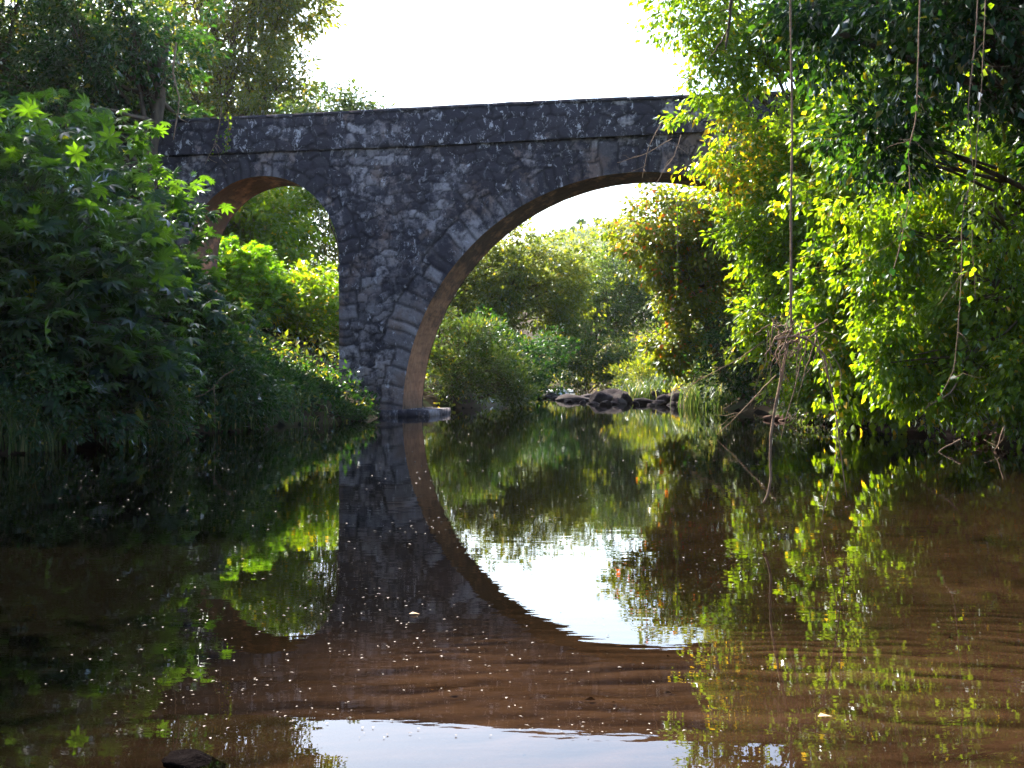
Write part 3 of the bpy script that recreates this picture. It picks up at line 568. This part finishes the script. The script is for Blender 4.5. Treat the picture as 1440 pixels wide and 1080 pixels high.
# main liana with its tangle and dangling roots, 13 m away
D = 13.0
root = empty('hanging_liana', at(1112, -120, D), 'long straight brown liana ending in a root tangle with roots dangling to the water', 'liana')
A = Acc(); A.tube(path([(1114, -260), (1112, 0), (1115, 160), (1113, 300), (1114, 470)], D, 40, .002), np.linspace(.009, .014, 40)*(1+.15*rv.normal(size=40)), 7)
A.build('stem', M['liana'], root, True)
A = Acc()
for k in range(44):
    x0, y0 = rv.uniform(1080, 1165), rv.uniform(446, 492); dn = k % 3; x1, y1 = x0+rv.uniform(-28, 24)*(1 if dn else 1.6), y0+(rv.uniform(10, 95) if dn else rv.uniform(-25, 20))
    A.tube(path([(x0, y0), ((x0+x1)/2+rv.normal(0, 12), (y0+y1)/2+rv.normal(0, 10)), (x1, y1)], D+rv.uniform(-.25, .25), 10, .012), np.linspace(.007, .002, 10)*rv.uniform(.4, 1.3), 5)
for pts in ([(1090, 478), (1120, 470), (1150, 462), (1160, 452)], [(1098, 488), (1130, 478), (1158, 468)], [(1112, 465), (1090, 480), (1075, 505)], [(1105, 470), (1140, 480), (1165, 505), (1172, 530)]):
    A.tube(path(pts, D, 20, .012), np.linspace(.013, .006, 20)*(1+.2*rv.normal(size=20)), 7)
A.build('root_tangle', M['liana'], root, True)
for pts, r0, r1 in (([(1108, 480), (1100, 520), (1092, 560), (1084, 605), (1083, 640), (1085, 668), (1082, 690), (1074, 707)], .016, .013),
                    ([(1158, 500), (1168, 545), (1176, 590), (1182, 640), (1190, 700)], .011, .004), ([(1176, 590), (1178, 640), (1165, 700), (1157, 738)], .005, .003),
                    ([(1128, 500), (1118, 545), (1105, 590), (1098, 620)], .006, .003), ([(1096, 500), (1098, 540), (1106, 560)], .008, .003), ([(1150, 490), (1140, 520), (1128, 535)], .007, .003)):
    A = Acc(); P = path(pts, D+rv.uniform(-.1, .1), 30, .003); A.tube(P, np.linspace(r0, r1, 30)*(1+.1*rv.normal(size=30)), 7); A.build('hanging_root', M['liana'], root, True)
def liana(label, pts, Y, r, m='liana', side=0, group=None, leafy=0, lm='lime'):
    root = empty('hanging_vine', at(*pts[0], Y), label, 'vine', group)
    A = Acc(); P = path(pts, Y, 40, .008); A.tube(P, np.linspace(r, r*.5, 40)*(1+.12*rv.normal(size=40)), 6)
    for k in range(side):
        p = P[rv.integers(4, 36)]; e = p+np.array([rv.uniform(-.5, .5), rv.uniform(-.2, .2), rv.uniform(-.7, .1)])
        A.tube(limb(rv, p, e, 6, .3), np.linspace(r*.5, r*.2, 6), 4)
    A.build('stem', M[m], root, True)
    if leafy:
        n = leafy; q = P[rv.integers(0, 40, n)]+rv.normal(0, .06, (n, 3)); td = rv.normal(0, .6, (n, 3)); td[:, 2] -= .6; nm = rv.normal(0, .5, (n, 3))+np.array([0, -.6, .5])
        V, F, a_, b_ = leaves(q, td, nm, rv.uniform(.08, .15, n), TW, rv.random(n), (rv.random(n) < .06)*.8)
        new_obj('leaves', V, F, M[lm], root, {'rnd': a_, 'age': b_})
liana('crooked brown vine hanging in front of the dark canopy, left of the two right-hand vines', [(1296, -60), (1292, 90), (1288, 170), (1278, 215), (1281, 280), (1272, 330), (1255, 400)], 17, .010, 'liana', 14, None, 34, 'dark')
liana('thin brown vine hanging at the upper right, forking halfway down', [(1378, -60), (1372, 60), (1362, 150), (1368, 240), (1352, 300), (1350, 400), (1338, 520), (1318, 560)], 18, .009, 'liana', 14, None, 44, 'dark')
liana('rightmost brown vine hanging before the soft green tree', [(1386, -40), (1380, 120), (1372, 230), (1366, 330), (1372, 420)], 17.5, .007, 'liana', 8, None, 40, 'lime')
liana('short reddish branch hanging out of the top edge right of centre', [(1035, -60), (1027, 10), (1025, 45), (1022, 70)], 30, .05, 'bark', 5)
liana('bare thin runner slanting across the right end of the bridge face', [(945, 195), (915, 212), (868, 228)], 36, .013, 'liana', 3)
liana('bare twig hanging from the lime tree down over the big arch crown', [(932, 170), (912, 205), (904, 250)], 36, .013, 'liana', 2)
liana('second bare twig curving down over the big arch crown, nearer the rusty leaves', [(958, 190), (945, 225), (922, 262)], 36, .013, 'liana', 2)
liana('leafy green vine strand hanging straight down before the ivy-clad tree', [(952, 262), (953, 330), (952, 420)], 52, .02, 'liana', 2, None, 120)
liana('pale leafless vine trailing down over the left end of the parapet', [(312, 150), (308, 175), (300, 205), (288, 232)], 47.0, .022, 'liana', 6, None, 14)
liana('small yellow-leaved creeper hanging over the parapet beside the pale vine', [(322, 160), (320, 190), (318, 215)], 46.8, .014, 'liana', 3, None, 60)
liana('white-barked branch curling over the water at the left bank, before the shrubs', [(330, 520), (312, 530), (300, 545), (285, 555), (270, 558)], 33, .022, 'liana', 0)
liana('pale stem hanging vertically down to the water from the curled white branch', [(300, 540), (303, 565), (302, 592), (302, 600)], 32.7, .014, 'liana', 0)
# trunk vines at the dark tree
for lb, pts in (('twisted pale vine climbing the dark tree trunk beside the bridge end', [(248, 60), (243, 100), (252, 140), (243, 195)]),):
    liana(lb, pts, 46.6, .05, 'liana', 10)
# broken branches reaching to the water on the right
def branch(label, pts, Y, r, side=4):
    A = Acc(); P = path(pts, Y, 18, .012); A.tube(P, np.linspace(r, r*.35, 18), 6)
    for k in range(side):
        p = P[rv.integers(4, 17)]; A.tube(limb(rv, p, p+rv.normal(0, .35, 3), 5, .3), np.linspace(r*.4, r*.12, 5), 4)
    o = A.build('bare_branch', M['liana'], None, True, origin=tuple(P[0])); tag(o, label, 'branch')
branch('long bare branch slanting down to the water at the foot of the lime tree', [(1092, 528), (1060, 560), (1010, 612)], 31, .02)
branch('grey bare twig fanning out left of the long slanting branch', [(1075, 480), (1040, 505), (985, 535), (960, 552)], 36, .016, 8)
branch('crooked bare branch dipping from the right bank toward the water', [(1352, 530), (1338, 552), (1322, 562), (1298, 577)], 27, .022)
branch('fallen stick lying in the water at the right bank', [(1352, 618), (1330, 628), (1300, 646)], 25.5, .018, 3)
branch('short upright stick poking out of the water at the right edge', [(1412, 600), (1405, 625), (1400, 632)], 25.0, .015, 2)

# ------------------------------------------------------------------ rocks
def rock_mesh(seed, rx, ry, rz, n=14):
    r = np.random.default_rng(seed); th = np.linspace(0, math.pi, n+1); ph = np.linspace(0, 2*math.pi, 2*n, endpoint=False)
    T, P = np.meshgrid(th, ph, indexing='ij'); d = np.stack([np.sin(T)*np.cos(P), np.sin(T)*np.sin(P), np.cos(T)], -1)
    k = r.uniform(0, 50); q = np.ones(T.shape)
    for i in range(13):      # chipped facets
        nn = unit(r.normal(size=3)); c = r.uniform(.45, .85); pr = d@nn; q = np.where(pr > 1e-3, np.minimum(q, c/np.maximum(pr, 1e-3)), q)
    q = q*1.25*(1+.10*fn(d*3, 1, k)+.05*fn(d*8, 1, k)); V = d*q[..., None]*np.array([rx, ry, rz])
    m_ = 2*n; i = np.arange(n)[:, None]*m_; j = np.arange(m_)[None]; j2 = (j+1) % m_
    return V.reshape(-1, 3), np.stack([i+j, i+m_+j, i+m_+j2, i+j2], -1).reshape(-1, 4)
def rock(label, px, Y, rx, rz, seed, m='rock', z=None, group=None, ry=None):
    if m == 'rock': rx, rz = rx*.8, rz*.72
    V, Q = rock_mesh(seed, rx, ry or rx*.8, rz); x = (px-720)/FPX*Y; gz = max(float(ground(x, Y)), 0) if z is None else z
    o = new_obj('rock', V+np.array([x, Y, gz+rz*.15]), Q, M[m], None, None, False, origin=(x, Y, gz)); tag(o, label, 'rock', group)
rock('largest broad grey rock of the rapids behind the big arch', 872, 68, 1.25, .85, 1)
rock('long low rock at the left end of the rapids', 812, 70, 1.3, .42, 2)
rock('flat pale rock before the largest rapids rock, at the water edge', 905, 63, .75, .28, 3)
rock('small pinkish rock standing in the water right of the rapids', 972, 60, .35, .40, 4, 'bankrock')
rock('middle rock of the rapids, tilted, left of the largest', 842, 66, .8, .55, 5)
for k, (px, Y, a, b) in enumerate([(765, 76, .7, .2), (785, 73, .5, .22), (835, 62, .4, .15), (925, 61, .5, .22), (945, 60, .35, .2), (890, 72, .9, .7), (860, 62, .4, .14), (930, 66, .7, .6), (915, 59, .3, .12), (800, 66, .35, .25), (820, 64, .3, .2), (852, 60.5, .3, .22), (870, 63, .45, .4), (882, 65, .5, .6), (858, 69, .8, .7), (895, 60.5, .25, .25), (935, 63, .5, .45), (955, 62, .45, .35), (778, 79, .5, .3), (905, 68, .9, .8), (826, 72, .9, .5)]):
    rock('small dark rock among the rapids behind the big arch', px, Y, a, b, 20+k, 'rock', None, 'small rocks of the rapids')
for k in range(44):
    px = rv.uniform(1085, 1440); Y = np.interp(px, [1060, 1200, 1380, 1445], [43.5, 36.5, 29.0, 26.5])+rv.uniform(-.2, .8); s_ = rv.uniform(.06, .28)**1.0
    rock('small reddish stone along the waterline of the right bank', px, Y, s_, s_*.55, 50+k, 'bankrock', None, 'stones along the right waterline')
rock('dark wet rock breaking the surface in the near water, bottom left', 266, 5.25, .155, .045, 12, 'wetrock', -.02)
0 and rock('low mossy rock in the shade at the water edge right of the pier footing', 690, 52, .8, .3, 10, 'rock', -.1)

# ------------------------------------------------------------------ stuff: undergrowth, grass, litter, floating flecks
rg = np.random.default_rng(5)
def scatter_leaves(name, label, n, xr, yr, dmin, dmax, size, tm, m, hmax, kind='stuff', td_up=.2, agep=.1):
    x = rg.uniform(*xr, n*3); y = rg.uniform(*yr, n*3); d = bankd(x, y); ok = (d > dmin) & (d < dmax); x, y = x[ok][:n], y[ok][:n]
    h = rg.random(len(x))**1.5*hmax*(.6+.4*np.sin(x*1.3)*np.sin(y*1.1))
    P = np.stack([x, y, np.maximum(ground(x, y), 0)+.04+h], -1); td = rg.normal(0, .6, P.shape); td[:, 2] += td_up; nm = rg.normal(0, .5, P.shape); nm[:, 2] += .7
    V, F, a_, b_ = leaves(P, td, nm, size*rg.uniform(.5, 1.3, len(P)), tm, rg.random(len(P)), (rg.random(len(P)) < agep)*.8)
    o = new_obj(name, V, F, M[m], None, {'rnd': a_, 'age': b_}); tag(o, label, 'undergrowth', None, kind)
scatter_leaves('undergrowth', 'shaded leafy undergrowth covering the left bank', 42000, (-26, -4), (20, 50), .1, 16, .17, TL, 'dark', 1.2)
scatter_leaves('undergrowth', 'leafy undergrowth covering the right bank', 42000, (8.5, 24), (16, 52), .15, 12, .15, TL, 'grey', 1.3)
scatter_leaves('undergrowth', 'green undergrowth on the banks beyond the bridge', 50000, (-30, 26), (50, 125), .2, 22, .28, TL, 'olive', 1.6)
scatter_leaves('leaf_litter', 'brown fallen leaves along the right waterline', 5000, (9, 13), (22, 46), -.1, 1.3, .08, TL, 'litter', .05)
def blades(name, label, spots, L, m, per=30, wd=.016, spread=.35, arch=.6, cat='grass'):
    V_, Q_, a_, g_ = [], [], [], []; nb = 0
    for (x, y) in spots:
        z = max(float(ground(x, y)), 0)
        for k in range(per):
            b = np.array([x+rg.normal(0, spread), y+rg.normal(0, spread), z-.02]); az = rg.uniform(0, 6.28); l = L*rg.uniform(.5, 1.2); t = np.linspace(0, 1, 7); ar = arch*rg.uniform(.3, 1.4)
            hx_ = np.array([math.cos(az), math.sin(az), 0]); P = b+hx_*(t**2*l*ar)[:, None]; P[:, 2] += l*(t-.55*ar*t**3)
            sd_ = np.array([-hx_[1], hx_[0], 0])*wd*(1-t**2*.95)[:, None]; V = np.stack([P-sd_, P+sd_], 1).reshape(-1, 3)
            i = np.arange(6)*2; Q_.append(np.stack([i, i+1, i+3, i+2], -1)+nb); V_.append(V); nb += 14; a_ += [rg.random()]*14; g_ += [rg.uniform(.3, 1) if rg.random() < .12 else 0]*14
    o = new_obj(name, np.concatenate(V_), np.concatenate(Q_), M[m], None, {'rnd': a_, 'age': g_}); tag(o, label, cat, None, 'stuff')
yy = rg.uniform(22, 36, 60); blades('tall_grass', 'arching blades of tall grass at the left waterline', [(float(np.interp(y, YL, XL))-rg.uniform(-.1, 1.6), y) for y in yy], 1.35, 'blade', 34)
yy = rg.uniform(35, 40.5, 18); blades('bank_grass', 'fine dark grass between the small arch and the water', [(float(np.interp(y, YL, XL))-rg.uniform(-.1, 2.4), y) for y in yy], .6, 'blade', 30)
blades('far_grass', 'yellow-green grass above the rapids rocks', [(rg.uniform(6.2, 11), rg.uniform(66, 80)) for _ in range(60)], 1.4, 'blade', 30, .03)
blades('bright_grass', 'bright green grass tuft at the foot of the ivy-clad tree', [(rg.uniform(8.2, 10), rg.uniform(55, 59)) for _ in range(26)], 1.3, 'blade', 36, .025)
# leaves and sticks sunk on the sandbar
n = 1500; x = rg.uniform(-7, 10, n); y = rg.uniform(4, 20, n); ok = fn(np.stack([x, y, x*0], -1), 1.9, 6) > rg.uniform(-.5, .9, n); x, y = x[ok], y[ok]
P = np.stack([x, y, terr(x, y)+.012], -1); td = rg.normal(0, 1, P.shape); td[:, 2] *= .1; nm = rg.normal(0, .25, P.shape); nm[:, 2] = 1
V, F, a_, b_ = leaves(P, td, nm, rg.uniform(.02, .075, len(P)), TL, rg.random(len(P)), (rg.random(len(P)) < .1)*.6)
tag(new_obj('sunken_leaves', V, F, M['sunk'], None, {'rnd': a_, 'age': b_}), 'dark leaves lying on the shallow river bed', 'debris', None, 'stuff')
# floating flecks
n = 3600; py = 600+rg.random(n)**1.5*440; px = rg.uniform(20, 1200, n); Y = FPX*CAMZ/(py-HOR); X = (px-720)/FPX*Y
cl = fn(np.stack([X*1.1, Y*.55, X*0], -1), 1.3, 3)+.5*fn(np.stack([X, Y, X*0], -1), 3.1, 8)
ok = (bankd(X, Y) < -.3) & (cl > rg.uniform(-.6, .9, n)); X, Y = X[ok], Y[ok]
P = np.stack([X, Y, np.full(len(X), .006)], -1); td = rg.normal(0, 1, P.shape); td[:, 2] = 0; nm = rg.normal(0, .05, P.shape); nm[:, 2] = 1
V, F, a_, b_ = leaves(P, td, nm, (.0045+.0016*Y)*rg.uniform(.25, 1.0, len(P))**1.3*1.7, tmpl_leaf(.6, .1), rg.random(len(P)), np.zeros(len(P)))
o = new_obj('floating_petals', V, F, M['petal'], None, {'rnd': a_, 'age': b_}); tag(o, 'tiny pale petals and specks drifting on the water', 'debris', None, 'stuff')
for px_, py_, lb in ((575, 865, 'orange-brown leaf floating on the near water below the pier reflection'), (1150, 1010, 'brown leaf floating at the lower right')):
    Yp = FPX*CAMZ/(py_-HOR); V, F, a_, b_ = leaves(np.array([[(px_-720)/FPX*Yp, Yp, .008]]), np.array([[1., .3, 0]]), np.array([[0, 0, 1.]]), np.array([.075]), TW, np.array([.9]), np.array([1.]))
    o = new_obj('floating_leaf', V, F, M['litter'], None, {'rnd': a_, 'age': b_}, origin=((px_-720)/FPX*Yp, Yp, .008)); tag(o, lb, 'leaf')
# foam of the rapids
Xf = np.linspace(0, 1, 30); A = Acc()
for k, (x0, x1, y0) in enumerate(((757, 812, 552.0), (768, 806, 550.4), (780, 800, 556))):
    Yf = FPX*CAMZ/(y0-HOR); P = np.stack([((x0+(x1-x0)*Xf)-720)/FPX*Yf, Yf+.3*np.sin(Xf*9+k), .05+.03*np.sin(Xf*14+k)], -1); A.tube(P, .05+.09*np.sin(Xf*math.pi)*(1+.4*rg.normal(size=30)).clip(.3), 6)
tag(A.build('white_water', M['foam'], None, True), 'thin bright line of white water above the rapids', 'water', None, 'stuff')

# ------------------------------------------------------------------ palms and scrub on the far hill
def palm(Yp, px, py, h, first=None):
    x, y, z = at(px, py, Yp); z = float(hillz(np.array(x), np.array(y)))
    return x, y, z
pr = np.random.default_rng(8); proto = None
lab = 'small feathery palm silhouetted on the far hilltop seen through the big arch'
for px_, s_ in ((748, 1.), (757, .8), (771, 1.1), (783, .8), (793, .9), (806, 1.0), (817, 1.5), (829, .9), (840, 1.2)):
    Yp = 420+pr.uniform(-8, 25); x = (px_-720)/FPX*Yp; z = float(hillz(np.array(x), np.array(Yp)))
    if proto is None:
        proto = empty('palm_tree', (x, Yp, z), lab, 'palm', 'palms on the far hill')
        A = Acc(); A.tube([(x, Yp, z-.5), (x+.1, Yp, z+1.3), (x-.1, Yp, z+2.6)], [.5, .4, .34], 8); t1 = A.build('trunk', M['bark'], proto, True)
        m_ = 260; P = np.zeros((m_, 3))+np.array([x, Yp, z+2.6]); td = unit(pr.normal(size=(m_, 3))); td[:, 2] = np.abs(td[:, 2])*.8-.15; nm = pr.normal(0, .4, (m_, 3)); nm[:, 2] += 1
        V, F, a_, b_ = leaves(P, td, nm, pr.uniform(1.3, 2.1, m_), tmpl_leaf(.13, .02), pr.random(m_), np.zeros(m_)); t2 = new_obj('crown', V, F, M['dark'], proto, {'rnd': a_, 'age': b_})
    else:
        c = proto.copy(); COL.objects.link(c); c.location = (x, Yp, z); c.scale = (s_*.85,)*3; c.rotation_euler.z = pr.uniform(0, 6)
        for ch in (t1, t2): q = ch.copy(); COL.objects.link(q); q.parent = c
m_ = 9000; x = pr.uniform(-60, 120, m_); y = pr.uniform(330, 450, m_); P = np.stack([x, y, hillz(x, y)+pr.random(m_)*2.2], -1)
V, F, a_, b_ = leaves(P, pr.normal(size=(m_, 3)), pr.normal(size=(m_, 3))+np.array([0, 0, .8]), pr.uniform(.7, 1.8, m_), TL, pr.random(m_), np.zeros(m_))
tag(new_obj('hill_scrub', V, F, M['olive'], None, {'rnd': a_, 'age': b_}), 'low scrub covering the far hill', 'scrub', None, 'stuff')

# ------------------------------------------------------------------ haze
HAZE = 0.00005
if HAZE:
    A = Acc(); A.box((0, 360, 30), (1000, 1045, 43)); V = np.concatenate(A.V); m, t = mat('haze air')
    vp = t.nodes.new('ShaderNodeVolumePrincipled'); vp.inputs['Color'].default_value = (.92, .95, 1, 1); vp.inputs['Density'].default_value = HAZE; vp.inputs['Anisotropy'].default_value = .45
    o_ = t.nodes.new('ShaderNodeOutputMaterial'); t.links.new(vp.outputs[0], o_.inputs['Volume'])
    h = A.build('haze', m); tag(h, 'thin pale haze in the air', None, None, 'stuff')
